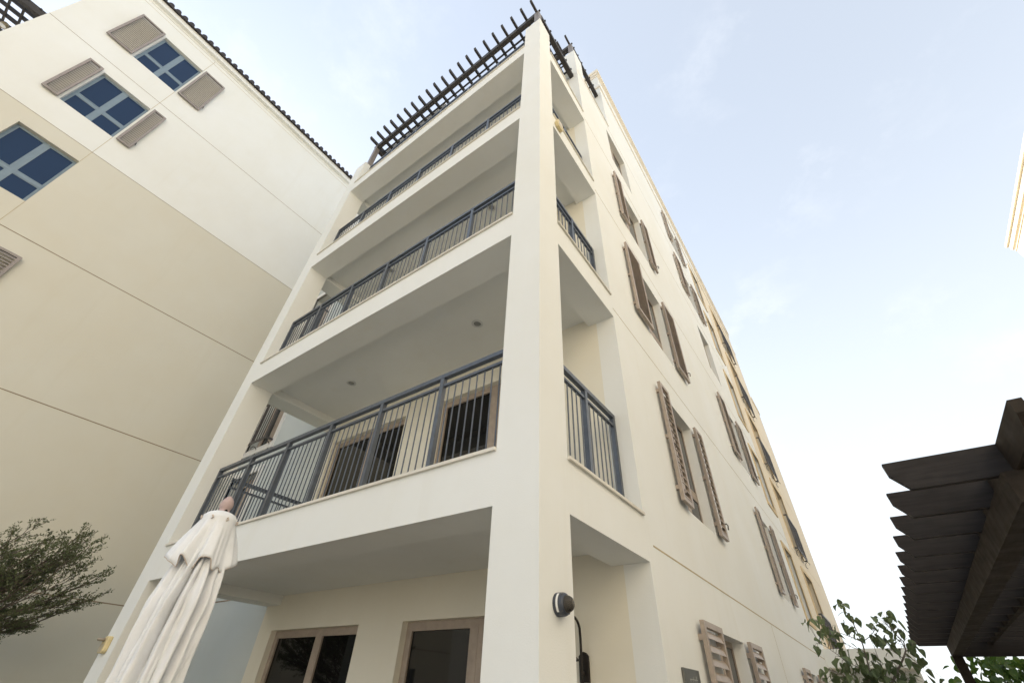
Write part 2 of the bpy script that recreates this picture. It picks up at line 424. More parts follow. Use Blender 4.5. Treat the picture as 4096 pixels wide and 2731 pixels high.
for k,w in ((2,.74),(4,.37),(5,.74)):
    shutter_x(left,XL,lw[0]-.05-w,lw[0]-.05,B(k)-.02,T(k)+.02,TAUPEL,.084); shutter_x(left,XL,lw[1]+.07,lw[1]+.07+w,B(k)-.02,T(k)+.02,TAUPEL,.084,catch=1)

# ------------------------------------------------------------------ building across the alley
rb=thing('apartment_building',(20,-2,-Z0),'sunlit ivory building with a moulded cornice, cut off at the right edge','building')
m=MB(); m.box(13.95,-40,-Z0,26,22.9,17.3); m.build('wall',BRIGHT,rb)
m=MB()
for x,z0,z1 in ((13.915,17.34,17.38),(13.87,17.5,17.62),(13.80,17.80,17.93)):
    m.box(x,-40,z0,26,22.9+(13.95-x),z1)
m.box(13.885,-40,17.62,26,22.96,17.80)
m.build('cornice',BRIGHT,rb)
m=MB(); m.box(13.97,22.9,-Z0,26,24.2,15.9); m.build('balcony_block',BRIGHT,rb)

# ------------------------------------------------------------------ balcony railings
def bal_mesh(h,r=.0085):
    m=MB(0); m.tube([(0,0,0),(0,0,h)],r,6)
    me=bpy.data.meshes.new('baluster'); me.from_pydata(m.v,[],m.f); me.materials.append(STEEL); return me
BALM=bal_mesh(1.14)
def railing(along,fixed,posts,k,label,wallend=True):
    """along 'x' or 'y': posts are positions along it; fixed is the other coordinate"""
    zf=bz(k)+.498
    loc=(posts[0],fixed,zf) if along=='x' else (fixed,posts[0],zf)
    t=thing('balcony_railing',loc,label,'railing','balcony railings of the main building')
    a,b=posts[0],posts[-1]
    def bx(m,u0,u1,w,z0,z1):
        if along=='x': m.box(u0,fixed-w,z0,u1,fixed+w,z1)
        else: m.box(fixed-w,u0,z0,fixed+w,u1,z1)
    m=MB(); bx(m,a-.03,b+.03,.03,zf+1.235,zf+1.295); m.build('top_rail',STEEL,t,.006)
    m=MB()
    for p,q in zip(posts,posts[1:]): bx(m,p+.028,q-.028,.02,zf+1.115,zf+1.145)
    m.build('lower_rail',STEEL,t)
    for p in posts:
        m=MB(); bx(m,p-.028,p+.028,.028,zf,zf+1.234); m.build('post',STEEL,t)
    for p,q in zip(posts,posts[1:]):
        nb=max(2,int(round((q-p)/.105))-1); st=(q-p)/(nb+1)
        for i in range(nb):
            o=bpy.data.objects.new('baluster',BALM); COL.objects.link(o); o.parent=t
            u=p+st*(i+1)
            d=(u-a,0,-.02) if along=='x' else (0,u-a,-.02)
            o.location=d
    return t
FP=[-6.77+i*1.0567 for i in range(7)]
SP=[.49,1.325,2.1]
nm={1:'first',2:'second',3:'third'}
railing('x',.225,FP,1,'slate grey front balcony railing directly above the closed parasol, lowest of four')
railing('x',.225,FP,2,'slate grey front balcony railing on the second floor, second up of four')
railing('x',.225,FP,3,'slate grey front balcony railing on the third floor, third up of four')
railing('x',.225,FP,4,'slate grey front railing of the roof terrace, seen under the corner pergola')
railing('y',-.215,SP,1,'short slate grey railing on the street side, lowest opening beside the corner pillar')
railing('y',-.215,SP,2,'short slate grey railing on the street side, second opening up beside the corner pillar')
railing('y',-.215,SP,3,'short slate grey railing on the street side, third opening up beside the corner pillar')
railing('y',-.215,SP,4,'short slate grey railing on the street side at roof terrace level, topmost')
railing('y',-7.03,SP,1,'short railing at the left end of the lowest balcony, seen through the front bars')
railing('y',-7.03,SP,2,'short railing at the left end of the second balcony, behind its front bars')
railing('y',-7.03,SP,3,'short railing at the left end of the third balcony, behind its front bars')

# ------------------------------------------------------------------ window guards (juliet railings)
def scroll(m,base,dirv,s=1):
    b=Vector(base); d=Vector(dirv)
    pts=[]
    for i in range(15):
        a=i/14
        ang=-PI*.1+a*PI*1.5; r=.1*(1-.55*a)*s
        pts.append(b+d*(.06*s+r*math.cos(ang))+Vector((0,0,-.1*s+r*math.sin(ang)*1.3-.12*a*s)))
    m.tube(pts,.011,6)
def guard(axis,plane,u0,u1,z0,label,p=.15,h=1.32):
    """axis 'x': wall faces +x, guard spans y; axis 'y': wall faces -y, guard spans x"""
    s=1 if axis=='x' else -1
    def bx(m,u_0,u_1,o0,o1,za,zb):
        a,b=plane+s*o0,plane+s*o1; a,b=min(a,b),max(a,b)
        if axis=='x': m.box(a,u_0,za,b,u_1,zb)
        else: m.box(u_0,a,za,u_1,b,zb)
    loc=(plane+.1,(u0+u1)/2,z0) if axis=='x' else ((u0+u1)/2,plane-.1,z0)
    t=thing('window_guard',loc,label,'railing','small iron window guards')
    for za,nmn in ((z0+h-.05,'top_rail'),(z0,'bottom_rail')):
        m=MB(); bx(m,u0,u1,p-.04,p,za,za+.05); bx(m,u0,u0+.04,.038,p-.04,za,za+.05); bx(m,u1-.04,u1,.038,p-.04,za,za+.05); m.build(nmn,STEELD,t)
    m=MB(); nb=int((u1-u0)/.125)
    for i in range(1,nb):
        u=u0+(u1-u0)*i/nb; bx(m,u-.008,u+.008,p-.03,p-.012,z0+.05,z0+h-.05)
    m.build('bars',STEELD,t)
    for u in (u0+.04,(u0+u1)/2,u1-.04):
        m=MB(); bx(m,u-.02,u+.02,p-.045,p+.002,z0+.05,z0+h-.05)
        m.build('post',STEELD,t)
    for u in (u0+.08,(u0+u1)/2,u1-.08):
        m=MB()
        if axis=='x': scroll(m,(plane+.03,u,z0),(1,0,0))
        else: scroll(m,(u,plane-.03,z0),(0,-1,0))
        m.build('scroll_bracket',STEELD,t)
rows={1:'lowest',2:'second up',3:'third up',4:'fourth up',5:'topmost'}
for k in range(1,6):
    guard('x',0,18.5,20.83,B(k)-.70,'iron window guard with scroll brackets near the far end of the street wall, %s'%rows[k],.16)
for k in range(2,5):
    guard('y',YF,wing[0]-.02,wing[1]+.06,B(k)-.62,'iron window guard on the recessed wall behind the balconies at left, %s'%rows[k],.24,1.30)

# ------------------------------------------------------------------ roof pergolas
def roof_pergola(x0,x1,yf,yb,zb,label,rafters=21,purl=(.177,.469,.776,1.054,1.366,1.677,1.973),y_off=0,zp=12.31):
    """posts at the two front corners, front and side beams, rafters along y and purlins along x"""
    t=thing('pergola',((x0+x1)/2,yf,zp),label,'pergola')
    zt=zb+.2
    for xc in (x0,x1):
        m=MB(); m.box(xc-.072,yf,zp,xc+.072,yf+.144,zt-.003); m.build('post',POSTG,t)
    m=MB(); m.box(x0+.072,yf+.004,zb,x1-.072,yf+.124,zt); m.build('beam',ROOFT,t)
    m=MB(); m.box(x1-.05,yf+.145,zb,x1+.082,yb,zt); m.build('beam',ROOFT,t)
    m=MB(); m.box(x0-.082,yf+.145,zb,x0+.05,yb,zt); m.build('beam',ROOFT,t)
    for i in range(rafters):
        xc=x0+.005+(x1-x0-.01)*i/(rafters-1)
        m=MB(); m.prism([(yf-.31,zt+.07),(yf-.27,zt+.005),(yf-.2,zt+.0),(yb,zt+.0),(yb,zt+.13),(yf-.31,zt+.13)],'x',xc-.03,xc+.03)
        m.build('rafter',ROOFT,t)
    for pu in purl:
        yy=yf-.15+pu+y_off
        m=MB(); m.box(x0-.14,yy-.022,zt+.004,x1+.105,yy+.022,zt+.065); m.build('purlin',ROOFT,t)
    return t
roof_pergola(-7.03,-.21,.15,YF-.002,13.74,'dark brown roof pergola over the corner terrace, with a row of pointed rafter ends')
roof_pergola(-7.03,-.20,2.31,4.42,17.28,'dark brown roof pergola on the stepped-back upper terrace behind the first one',21,(.19,.35,.65,.95,1.25,1.57,1.88),0,15.97)
roof_pergola(XL-7.03,XL-.21,LY0-2.0,LY0-.002,13.94,'dark brown roof pergola seen from below at the top left corner',21,(.177,.469,.776,1.054,1.366,1.677,1.973),0,10.95)
m=MB(); m.tube([(-7.0,.57,14.13),(-4.1,.57,14.13)],.055,10)
tag(m.build('rolled_blind',ALU),'white rolled-up blind lying across the rafters of the corner pergola','blind')
fl=thing('floodlight',(-13.66,LY0-.66,13.95),'small beige floodlight hanging under the pergola at the top left corner','light')
m=MB(); m.lathe([(.03,.12),(.075,.1),(.10,-.02),(.105,-.06),(.09,-.062),(.085,-.04)],(-13.66,LY0-.66,14.0),'z',20); m.build('housing',painted('beige_cast_metal',(.32,.27,.17),.5),fl)
m=MB(); m.lathe([(.083,-.045),(.05,-.05),(.001,-.052)],(-13.66,LY0-.66,14.0),'z',20); m.build('lens',ALU,fl)
m=MB(); m.box(-13.68,LY0-.68,14.1,-13.64,LY0-.64,14.145); m.build('bracket',STEELD,fl)

# ------------------------------------------------------------------ garden pergola at the right
gp=thing('pergola',(3.6,5,-Z0),'large dark brown timber pergola close by at the right, rafter ends pointing left','pergola')
RX1=6.6; gy0=.793; gst=.5765
for i in range(16):
    y=gy0+gst*i
    m=MB(); m.prism([(2.171,-.1),(2.096,-.002),(2.09,.075),(RX1+.4,.075),(RX1+.4,-.1)],'y',y,y+.045)
    m.build('rafter',TIMBERX,gp)
for xb in (2.635,3.14,6.2):
    m=MB()
    ys=[.235]+[v for i in range(16) for v in (gy0+gst*i-.001,gy0+gst*i+.046)]+[gy0+gst*15+.4]
    for j,(a,b) in enumerate(zip(ys[::2],ys[1::2])):
        if j==0 and xb<6: m.prism([(a,.073),(a,.0),(a+.08,-.098),(b,-.098),(b,.073)],'x',xb,xb+.055)
        else: m.box(xb,a,-.098,xb+.055,b,.073)
    m.build('blocking_board',TIMBER,gp)
for xb in (2.566,6.13):
    m=MB(); m.box(xb,.74,-.266,xb+.14,9.30,-.1); m.build('beam',TIMBER,gp)
    for yy in (1.1,9.30):
        if yy<5 and xb<3: continue
        m=MB(); m.box(xb,yy,-Z0,xb+.14,yy+.14,-.268 if yy<5 else -.1); m.build('post',TIMBER,gp)
m=MB(); m.box(2.71,9.31,-.266,6.13,9.43,-.102); m.build('beam',TIMBERX,gp)

# ------------------------------------------------------------------ small fittings
CEIL=[(-5.27,1.20,2),(-2.01,1.21,2),(-5.29,1.27,3),(-2.06,1.25,3)]
cl=['left downlight in the ceiling of the lowest open balcony','right downlight in the ceiling of the lowest open balcony','left downlight in the ceiling of the second balcony, behind the bars','right downlight in the ceiling of the second balcony, behind the bars']
RIM=painted('brushed_rim',(.60,.61,.60),.4,.1)
for (x,y,k),lb in zip(CEIL,cl):
    z=bz(k)+.145
    t=thing('ceiling_light',(x,y,z),'small round '+lb,'light','ceiling downlights of the balconies')
    m=MB(); m.smooth=False; m.lathe([(.062,-.001),(.095,-.001),(.098,-.008),(.085,-.018),(.064,-.014),(.06,-.004)],(x,y,z),'z',24,1,False); m.build('rim',RIM,t)
    m=MB(); m.lathe([(.063,-.003),(.05,-.012),(.03,-.006),(.001,-.006)],(x,y,z),'z',20); m.build('lamp',painted('lamp_glass_grey',(.26,.27,.26),.15,.0),t)
# dome camera on the corner pillar
cam_t=thing('security_camera',(0,.228,-.66),'dark blue-grey dome security camera on the side of the corner pillar','camera')
cx,cy,cz=0,.235,-.662
m=MB(); m.smooth=False; m.lathe([(.071,0),(.071,.018),(.069,.02),(.071,.022),(.070,.05),(.066,.062),(.058,.072),(.054,.073)],(cx,cy,cz),'x',32); m.build('housing',painted('navy_grey_casting',(.055,.065,.085),.42,.1),cam_t)
m=MB(); m.smooth=True; m.lathe([(.052*math.cos(a),.071+.052*math.sin(a)) for a in [i*PI/20 for i in range(11)]],(cx,cy,cz),'x',32,1,False)
dm,dn,db=nt('smoked_dome'); db.inputs['Base Color'].default_value=(.25,.23,.2,1); db.inputs['Roughness'].default_value=.04; db.inputs['Transmission Weight'].default_value=.75; db.inputs['IOR'].default_value=1.1; db.inputs['Specular IOR Level'].default_value=.8; dmn=coords(dn); bump(dn,db,noise(dn,dmn,40,2),.02,.002)
m.build('dome',dm,cam_t)
m=MB(); m.smooth=True; m.lathe([(.001,.03),(.022,.028),(.031,.012),(.032,-.01),(.02,-.03),(.001,-.034)],(cx+.083,cy-.006,cz-.014),'z',20,1,False); m.build('lens_unit',GLD,cam_t)
m=MB()
for i in range(10):
    a0,a1=PI*(1.0-.055*i+.30),PI*(1.0-.055*(i+1)+.30)
    r=.0722; m.face([(cx+.024,cy+r*math.cos(a0),cz-r*math.sin(a0)),(cx+.024,cy+r*math.cos(a1),cz-r*math.sin(a1)),(cx+.040,cy+r*math.cos(a1),cz-r*math.sin(a1)),(cx+.040,cy+r*math.cos(a0),cz-r*math.sin(a0))])
m.build('sticker',ALU,cam_t)
for a in (.9,2.3,3.9,5.4):
    m=MB(); m.box(cx+.058,cy+.063*math.cos(a)-.006,cz+.063*math.sin(a)-.004,cx+.066,cy+.063*math.cos(a)+.006,cz+.063*math.sin(a)+.004); m.build('screw',STEELD,cam_t)
# hooked wall lantern on the ground-floor back wall
BL=painted('black_brown_iron',(.022,.018,.015),.5,.3)
wl=thing('wall_lantern',(-.83,YF,-1.0),'black hooked wall lantern on the back wall beside the corner pillar','light')
xw=-.825
m=MB(); m.prism([(xw-.055,-1.0),(xw+.055,-1.0),(xw+.055,-.79),(xw+.03,-.765),(xw,-.752),(xw-.03,-.765),(xw-.055,-.79)],'y',YF-.028,YF-.001); m.build('back_plate',BL,wl,.004)
m=MB(); m.smooth=True
pts=[(xw,YF-.07,-1.25),(xw,YF-.07,-.9),(xw,YF-.07,-.66)]
for i in range(1,11):
    a=PI*i/10; pts.append((xw,YF-.07-.15+.15*math.cos(a),-.60+.13*math.sin(a)))
pts.append((xw,YF-.37,-.66))
m.tube(pts,.013,10); m.tube([(xw,YF-.075,-1.03),(xw,YF-.075,-1.0)],.02,10); m.tube([(xw,YF-.02,-.93),(xw,YF-.075,-.93)],.016,10); m.build('arm',BL,wl)
m=MB(); m.smooth=False; m.lathe([(.02,.17),(.03,.12),(.06,.06),(.125,.0),(.122,-.006),(.05,.05)],(xw,YF-.37,-.845),'z',24,1,False); m.build('lamp_shade',BL,wl)
m=MB(); m.tube([(xw,YF-.37,-.70),(xw,YF-.37,-.64)],.022,10); m.build('cap',BL,wl)
m=MB(); m.lathe([(.03,.03),(.05,0),(.05,-.06),(.02,-.1),(.001,-.1)],(xw,YF-.37,-.85),'z',16); m.build('bulb_glass',painted('frosted_lamp_glass',(.55,.53,.47),.3),wl)
# beige up-and-down light on the left pillar
bl=thing('wall_light',(-7.1,0,-.77),'beige two-part wall light on the left balcony pillar','light')
BEI=painted('beige_light_casting',(.66,.55,.31),.5)
m=MB(); m.prism([(-7.03,-.87),(-7.0,-.845),(-7.0,-.69),(-7.01,-.672),(-7.13,-.672),(-7.16,-.70),(-7.185,-.83),(-7.15,-.868)],'y',-.06,-.001); m.build('housing',BEI,bl,.012)
m=MB(); m.lathe([(.001,.0),(.05,.003),(.062,.018),(.055,.036),(.001,.042)],(-7.12,-.085,-.735),'z',20); m.build('upper_shade',painted('grey_beige_cap',(.31,.27,.21),.55),bl)
m=MB(); m.box(-7.16,-.064,-.855,-7.045,-.0605,-.76); m.build('diffuser',painted('light_diffuser',(.5,.44,.33),.4),bl)
bl2=thing('wall_light',(0,.62,7.28),'small beige wall light on the street-side beam below the third-floor opening','light')
m=MB(); m.prism([(.50,7.20),(.54,7.37),(.58,7.41),(.68,7.41),(.72,7.37),(.735,7.2),(.69,7.13),(.56,7.13)],'x',.001,.07); m.build('housing',BEI,bl2,.012)
m=MB(); m.box(.0705,.56,7.18,.074,.68,7.34); m.build('diffuser',painted('light_diffuser_pale',(.55,.5,.4),.4),bl2)
# sign plate beside the ground-floor window
pl=thing('sign_plate',(0,2.77,-1.1),'grey metal sign plate with lines of pale Arabic lettering beside the ground-floor shutters','sign')
m=MB(); m.box(.004,2.537,-1.36,.026,3.012,-.852); m.build('plate',painted('grey_bronze_plate',(.15,.148,.132),.35,.4,.12,3),pl)
LET=painted('pale_lettering',(.42,.42,.39),.5)
rr=random.Random(3)
def script_line(m,y0,y1,z,hgt):
    y=y1
    while y>y0:
        w=rr.uniform(.5,1.6)*hgt; ya=max(y0,y-w)
        kind=rr.random()
        m.box(.0262,ya,z-.1*hgt,.0275,y,z+.08*hgt)
        if kind<.55:
            u=rr.uniform(ya,y-.15*hgt); m.box(.0262,u,z+.08*hgt,.0275,u+.14*hgt,z+rr.uniform(.4,.95)*hgt)
        if kind>.4:
            u=(ya+y)/2; d=rr.choice((-.4,.55))*hgt; m.box(.0262,u-.07*hgt,z+d,.0275,u+.09*hgt,z+d+.13*hgt)
        if rr.random()<.3: m.box(.0262,ya,z-.45*hgt,.0275,ya+.16*hgt,z-.1*hgt)
        y=ya-rr.uniform(.1,.4)*hgt
m=MB(); script_line(m,2.69,2.91,-.935,.042); m.box(.0262,2.69,-.974,.0272,2.91,-.969)
for i,(a,z) in enumerate(((2.755,-1.01),(2.78,-1.065),(2.81,-1.12),(2.74,-1.175),(2.72,-1.23),(2.76,-1.285))): script_line(m,a,2.98,z,.02)
m.build('lettering',LET,pl)

# ------------------------------------------------------------------ closed parasol
ux,uy=-1.764,-1.35
par=thing('parasol',(ux,uy,-Z0),'closed off-white parasol with a dusty pink finial, in front of the balcony at left','parasol')
PINK=painted('faded_pink_plastic',(.44,.335,.325),.7,0,.1,18)
cm,cn,cb=nt('offwhite_canvas'); cc=coords(cn)
col=mix(cn,ramp(cn,noise(cn,cc,5,5,.65),.38,.7),(.80,.82,.85),(.72,.735,.75))
col=mix(cn,mix(cn,.5,(0,0,0),ramp(cn,noise(cn,cc,11,6,.7,(1,1,.35)),.6,.8)),col,(.64,.61,.57))
cn.links.new(col,cb.inputs['Base Color']); cb.inputs['Roughness'].default_value=.95; cb.inputs['Specular IOR Level'].default_value=.1
wv=cn.nodes.new('ShaderNodeTexWave'); wv.inputs['Scale'].default_value=240; wv.inputs['Distortion'].default_value=1; cn.links.new(cc,wv.inputs['Vector'])
bump(cn,cb,mix(cn,.5,wv.outputs['Fac'],noise(cn,cc,26,5,.7)),.22,.006)
CANVAS=cm
cd,cdn,cdb=nt('canvas_hem'); cdc=coords(cdn); cdn.links.new(mix(cdn,noise(cdn,cdc,60,3),(.45,.36,.30),(.62,.56,.5)),cdb.inputs['Base Color']); cdb.inputs['Roughness'].default_value=.95
m=MB(); m.smooth=True
m.lathe([(.05,-.255),(.046,-.236),(.036,-.224),(.033,-.214),(.037,-.205),(.042,-.19),(.0405,-.172),(.034,-.152),(.022,-.132),(.010,-.121),(.001,-.119)],(ux,uy,0),'z',28,1,True); m.build('finial',PINK,par)
m=MB(); fa=math.atan2(-2.674-uy,1.727-ux)+.25
m.tube([(ux+.040*math.cos(fa),uy+.040*math.sin(fa),-.229),(ux+.047*math.cos(fa),uy+.047*math.sin(fa),-.231)],.011,7); m.build('finial_hole',GLD,par)
def warp(t): return t+.22*math.sin(2*t+.6)+.13*math.sin(3*t+2.1)
def cloth(rows,nth,name,thick=.004,hem=None):
    """rows: function list giving (r,z) for theta"""
    m=MB(); m.smooth=True; R=[]
    for row in rows:
        R.append([m.vert((ux+row(2*PI*j/nth)[0]*math.cos(2*PI*j/nth),uy+row(2*PI*j/nth)[0]*math.sin(2*PI*j/nth),row(2*PI*j/nth)[1])) for j in range(nth)])
    for a,b in zip(R,R[1:]):
        for j in range(nth): m.f.append([a[j],a[(j+1)%nth],b[(j+1)%nth],b[j]])
    o=m.build(name,CANVAS,par,recalc=False)
    s=o.modifiers.new('thickness','SOLIDIFY'); s.thickness=thick; s.offset=-1
    return o
vd=math.atan2(-2.674-uy,1.727-ux)     # towards the path
HEM=[(-95,.205,-.545),(-72,.186,-.565),(-53,.146,-.595),(-38,.190,-.530),(-23,.134,-.578),(-14,.126,-.588),(-3,.172,-.523),(13,.178,-.522),(27,.168,-.588),(42,.150,-.565),(57,.150,-.588),(76,.186,-.556),(100,.215,-.530),(121,.165,-.57),(141,.19,-.53),(161,.14,-.58),(181,.18,-.53),(203,.14,-.58),(226,.19,-.535),(246,.15,-.58)]
def ctrl(L,deg,p=1.0):
    d=(deg+95)%360-95; n=len(L)
    for k in range(n):
        a0=L[k]; a1=L[(k+1)%n]; e1=a1[0]+(360 if k==n-1 else 0)
        if a0[0]<=d<=e1:
            u=(d-a0[0])/(e1-a0[0]); u=.5-.5*math.cos(PI*u)
            return [x+(y-x)*u for x,y in zip(a0[1:],a1[1:])]
    return list(L[0][1:])
def vent_row(t):
    def f(th):
        a=th-vd; dg=math.degrees(a)
        rh,zh=ctrl(HEM,dg+3*math.sin(3*a)*(1-t))
        zh-=.025*math.cos(a)
        rt_=.1065+(rh-.1065)*t**1.12+.0016*math.sin(23*a+4*t)*t
        return rt_+.012*math.sin(PI*t)*(rh-.165)/.05,-.30+(zh+.30)*t**.98+.002*math.sin(17*a)*t
    return f
rows=[lambda th:(.052,-.238),lambda th:(.062,-.241),lambda th:(.085,-.252),lambda th:(.102,-.270+.004*math.sin(5*th)),lambda th:(.1065,-.286+.003*math.sin(7*th))]
rows+=[vent_row(t/12) for t in range(0,13)]
vent=cloth(rows,192,'vent')
# hem tape of the vent
m=MB(); P=[]
for j in range(193):
    th=2*PI*j/192; r,z=vent_row(1)(th); P.append((ux+(r+.001)*math.cos(th),uy+(r+.001)*math.sin(th),z))
m.tube(P,.0035,5,False); m.build('hem',cd,vent)
# knotted ties at the crown of the vent
for a in (-1.25,-.45,.35,1.15,2.2,3.2,4.2):
    th=vd+a; m=MB(); p=Vector((ux+.107*math.cos(th),uy+.107*math.sin(th),-.292))
    m.tube([p,p+Vector((.012*math.cos(th),.012*math.sin(th),.004)),p+Vector((.016*math.cos(th+.6),.016*math.sin(th+.6),-.008)),p+Vector((.008*math.cos(th-.5),.008*math.sin(th-.5),-.016))],[.004,.006,.005,.003],6)
    m.build('tie',cd,vent)
CAN=[(-95,.98),(-80,.80),(-66,1.02),(-55,.66),(-44,.90),(-35,.74),(-22,1.03),(-9,.50),(3,.92),(13,.72),(25,1.0),(36,.56),(47,.93),(56,.80),(68,1.04),(79,.66),(95,1.0),(112,.62),(130,1.0),(150,.6),(172,1.02),(195,.6),(215,.98),(236,.62),(252,.95)]
def can_row(z):
    t=(-.50-z)/1.75
    def f(th):
        a=th-vd
        tw=math.degrees(.34*t+.05*math.sin(6*t+2*a)+.035*math.sin(13*t+5*a))
        c,=ctrl(CAN,math.degrees(a)+tw)
        g=.55+.45*min(1,max(0,t/.10)); tight=1.12*(1-min(1,t/.07)*.12)
        R=.118+.060*min(1,(t/.16))**.75+.010*math.sin(5*t)+.03*max(0,t-.6)
        k=(1-c)*g*tight*(1.05-.25*t)
        r=R*(1-k)
        r+=.0040*math.sin(29*a+16*t+2*math.sin(3*a))+.0026*math.sin(47*a-19*t)+.003*math.sin(11*a+34*t)*(1-t)
        r+=.012*math.sin(2*a+2.2*t+.4)
        return r,z+.010*math.cos(9*a)*t
    return f
zs=[-.50-.025*i for i in range(71)]
cano=cloth([can_row(z) for z in zs],300,'canopy')
m=MB(); P=[]
for j in range(257):
    th=2*PI*j/256; r,z=can_row(zs[-1])(th); P.append((ux+(r+.001)*math.cos(th),uy+(r+.001)*math.sin(th),z))
m.tube(P,.004,5,False); m.build('hem',cd,cano)
WOODP=painted('brown_wood_pole',(.10,.045,.022),.5,0,.3,5,(8,8,1))
m=MB(); m.tube([(ux,uy,-Z0+.08),(ux,uy,-.24)],.026,14); m.build('pole',WOODP,par)
for a in range(8):
    th=vd+a*PI/4+.2; m=MB(); m.tube([(ux+.03*math.cos(th),uy+.03*math.sin(th),-.40),(ux+.072*math.cos(th),uy+.072*math.sin(th),-.75),(ux+.08*math.cos(th),uy+.08*math.sin(th),-2.1)],.009,6); m.build('rib',WOODP,par)
m=MB(); m.lathe([(.32,0),(.32,.06),(.29,.08),(.06,.09),(.05,.3),(.045,.31)],(ux,uy,-Z0),'z',28); m.build('base',STEELD,par)

# ------------------------------------------------------------------ vegetation
def leafmat(name,a,b,c,tr=.15):
    m,n,bs=nt(name); co=coords(n); oi=n.nodes.new('ShaderNodeObjectInfo')
    f=noise(n,co,3.5,3); f2=noise(n,co,21,2)
    col=mix(n,ramp(n,f,.35,.65),a,b); col=mix(n,ramp(n,f2,.52,.7),col,c)
    n.links.new(col,bs.inputs['Base Color']); bs.inputs['Roughness'].default_value=.5
    bs.inputs['Specular IOR Level'].default_value=.4
    tl=n.nodes.new('ShaderNodeBsdfTranslucent'); n.links.new(col,tl.inputs[0]); mx=n.nodes.new('ShaderNodeMixShader'); mx.inputs[0].default_value=tr
    out=[x for x in n.nodes if x.type=='OUTPUT_MATERIAL'][0]
    n.links.new(bs.outputs[0],mx.inputs[1]); n.links.new(tl.outputs[0],mx.inputs[2]); n.links.new(mx.outputs[0],out.inputs[0])
    return m
BARK=painted('grey_bark',(.13,.105,.085),.9,0,.35,14,(1,1,.3),.5)
# fine-leaved tree at the left
LT=leafmat('small_leaf_green',(.15,.18,.085),(.10,.13,.06),(.20,.22,.12),.25)
rt=random.Random(11)
tr=thing('tree',(-10.1,-2.5,-Z0),'fine-leaved dark green tree fanning into the photo from the left edge','tree')
wood=MB(); wood.smooth=True; lv=MB(0)
def leaf_quad(m,p,d,up,s):
    d=d.normalized(); sd=d.cross(up)
    if sd.length<1e-4: sd=Vector((1,0,0))
    sd.normalize(); q=p+d*s; mid=p+d*s*.55
    w=s*.26
    nrm=sd.cross(d).normalized()*s*.08
    a=m.vert((p.x,p.y,p.z+Z0)); b=m.vert(((mid+sd*w+nrm).x,(mid+sd*w+nrm).y,(mid+sd*w+nrm).z+Z0)); c=m.vert((q.x,q.y,q.z+Z0)); e=m.vert(((mid-sd*w+nrm).x,(mid-sd*w+nrm).y,(mid-sd*w+nrm).z+Z0))
    m.f.append([a,b,c,e])
def rv(r,s): return Vector((r.gauss(0,s),r.gauss(0,s),r.gauss(0,s)))
def twig(p,d,L,rad,lvl):
    n=5; pts=[p.copy()]; dd=d.copy(); q=p.copy()
    for i in range(n):
        dd=(dd+rv(rt,.10)+Vector((0,0,.02 if lvl<2 else -.01))).normalized(); q=q+dd*(L/n); pts.append(q.copy())
    wood.tube(pts,[rad*(1-.75*i/n) for i in range(n+1)],5 if lvl>1 else 8,False)
    if lvl>=3:
        for i in range(int(L/.027)):
            t=rt.uniform(.12,1.02)*n; k=min(int(t),n-1); pp=pts[k].lerp(pts[k+1],min(1,t-k))
            for _ in range(rt.choice((1,2,3))):
                leaf_quad(lv,pp+rv(rt,.007),(dd*.4+rv(rt,.55)+Vector((0,0,.25))),Vector((rt.gauss(0,.6),rt.gauss(0,.6),1)),rt.uniform(.026,.046))
        return
    if lvl==2:
        for i in range(int(L/.055)):
            t=rt.uniform(.2,1)*n; k=min(int(t),n-1); pp=pts[k].lerp(pts[k+1],min(1,t-k))
            for _ in range(3): leaf_quad(lv,pp+rv(rt,.006),(dd*.3+rv(rt,.6)+Vector((0,0,.3))),Vector((rt.gauss(0,.6),rt.gauss(0,.6),1)),rt.uniform(.022,.04))
    nb={0:6,1:6,2:5}[lvl]
    for i in range(nb):
        t=(.22+.78*(i+rt.random()*.7)/nb)*n; k=min(int(t),n-1); pp=pts[k].lerp(pts[k+1],min(1,t-k))
        side=dd.cross(Vector((0,0,1))).normalized()*(1 if i%2 else -1)
        nd=(dd*.95+side*rt.uniform(.3,.75)+Vector((0,0,rt.uniform(-.10,.20)))).normalized()
        twig(pp,nd,L*rt.uniform(.38,.6)*(1.15-.5*t/n),rad*.42,lvl+1)
wood.tube([(-10.1,-2.5,-Z0),(-10.12,-2.48,-2.0),(-10.08,-2.45,-1.5),(-10.1,-2.43,-.8),(-10.1,-2.45,-.1)],[.11,.09,.075,.06,.04],10)
for z,az,el,L in ((-1.05,90,20,2.45),(-1.0,80,26,2.5),(-.85,97,31,2.45),(-.75,86,22,2.4),(-.6,93,29,2.3),(-.55,76,25,2.3),(-.45,88,33,2.2),(-.7,104,27,2.2),(-.9,72,30,2.2),(-.35,96,24,2.1),(-.95,106,18,2.1),(-.5,66,20,2.0),(-.25,84,28,1.7),
                  (-.7,200,25,1.6),(-.8,260,28,1.7),(-.4,310,30,1.6),(-.2,20,34,1.3),(-.9,20,20,1.5)):
    a,e=math.radians(az),math.radians(el)
    twig(Vector((-10.1,-2.45,z-.42)),Vector((math.cos(a)*math.cos(e),math.sin(a)*math.cos(e),math.sin(e))),L,.03,0)
wood.build('trunk',BARK,tr); lv.build('crown',LT,tr,recalc=False)
print('left tree leaves',len(lv.f))

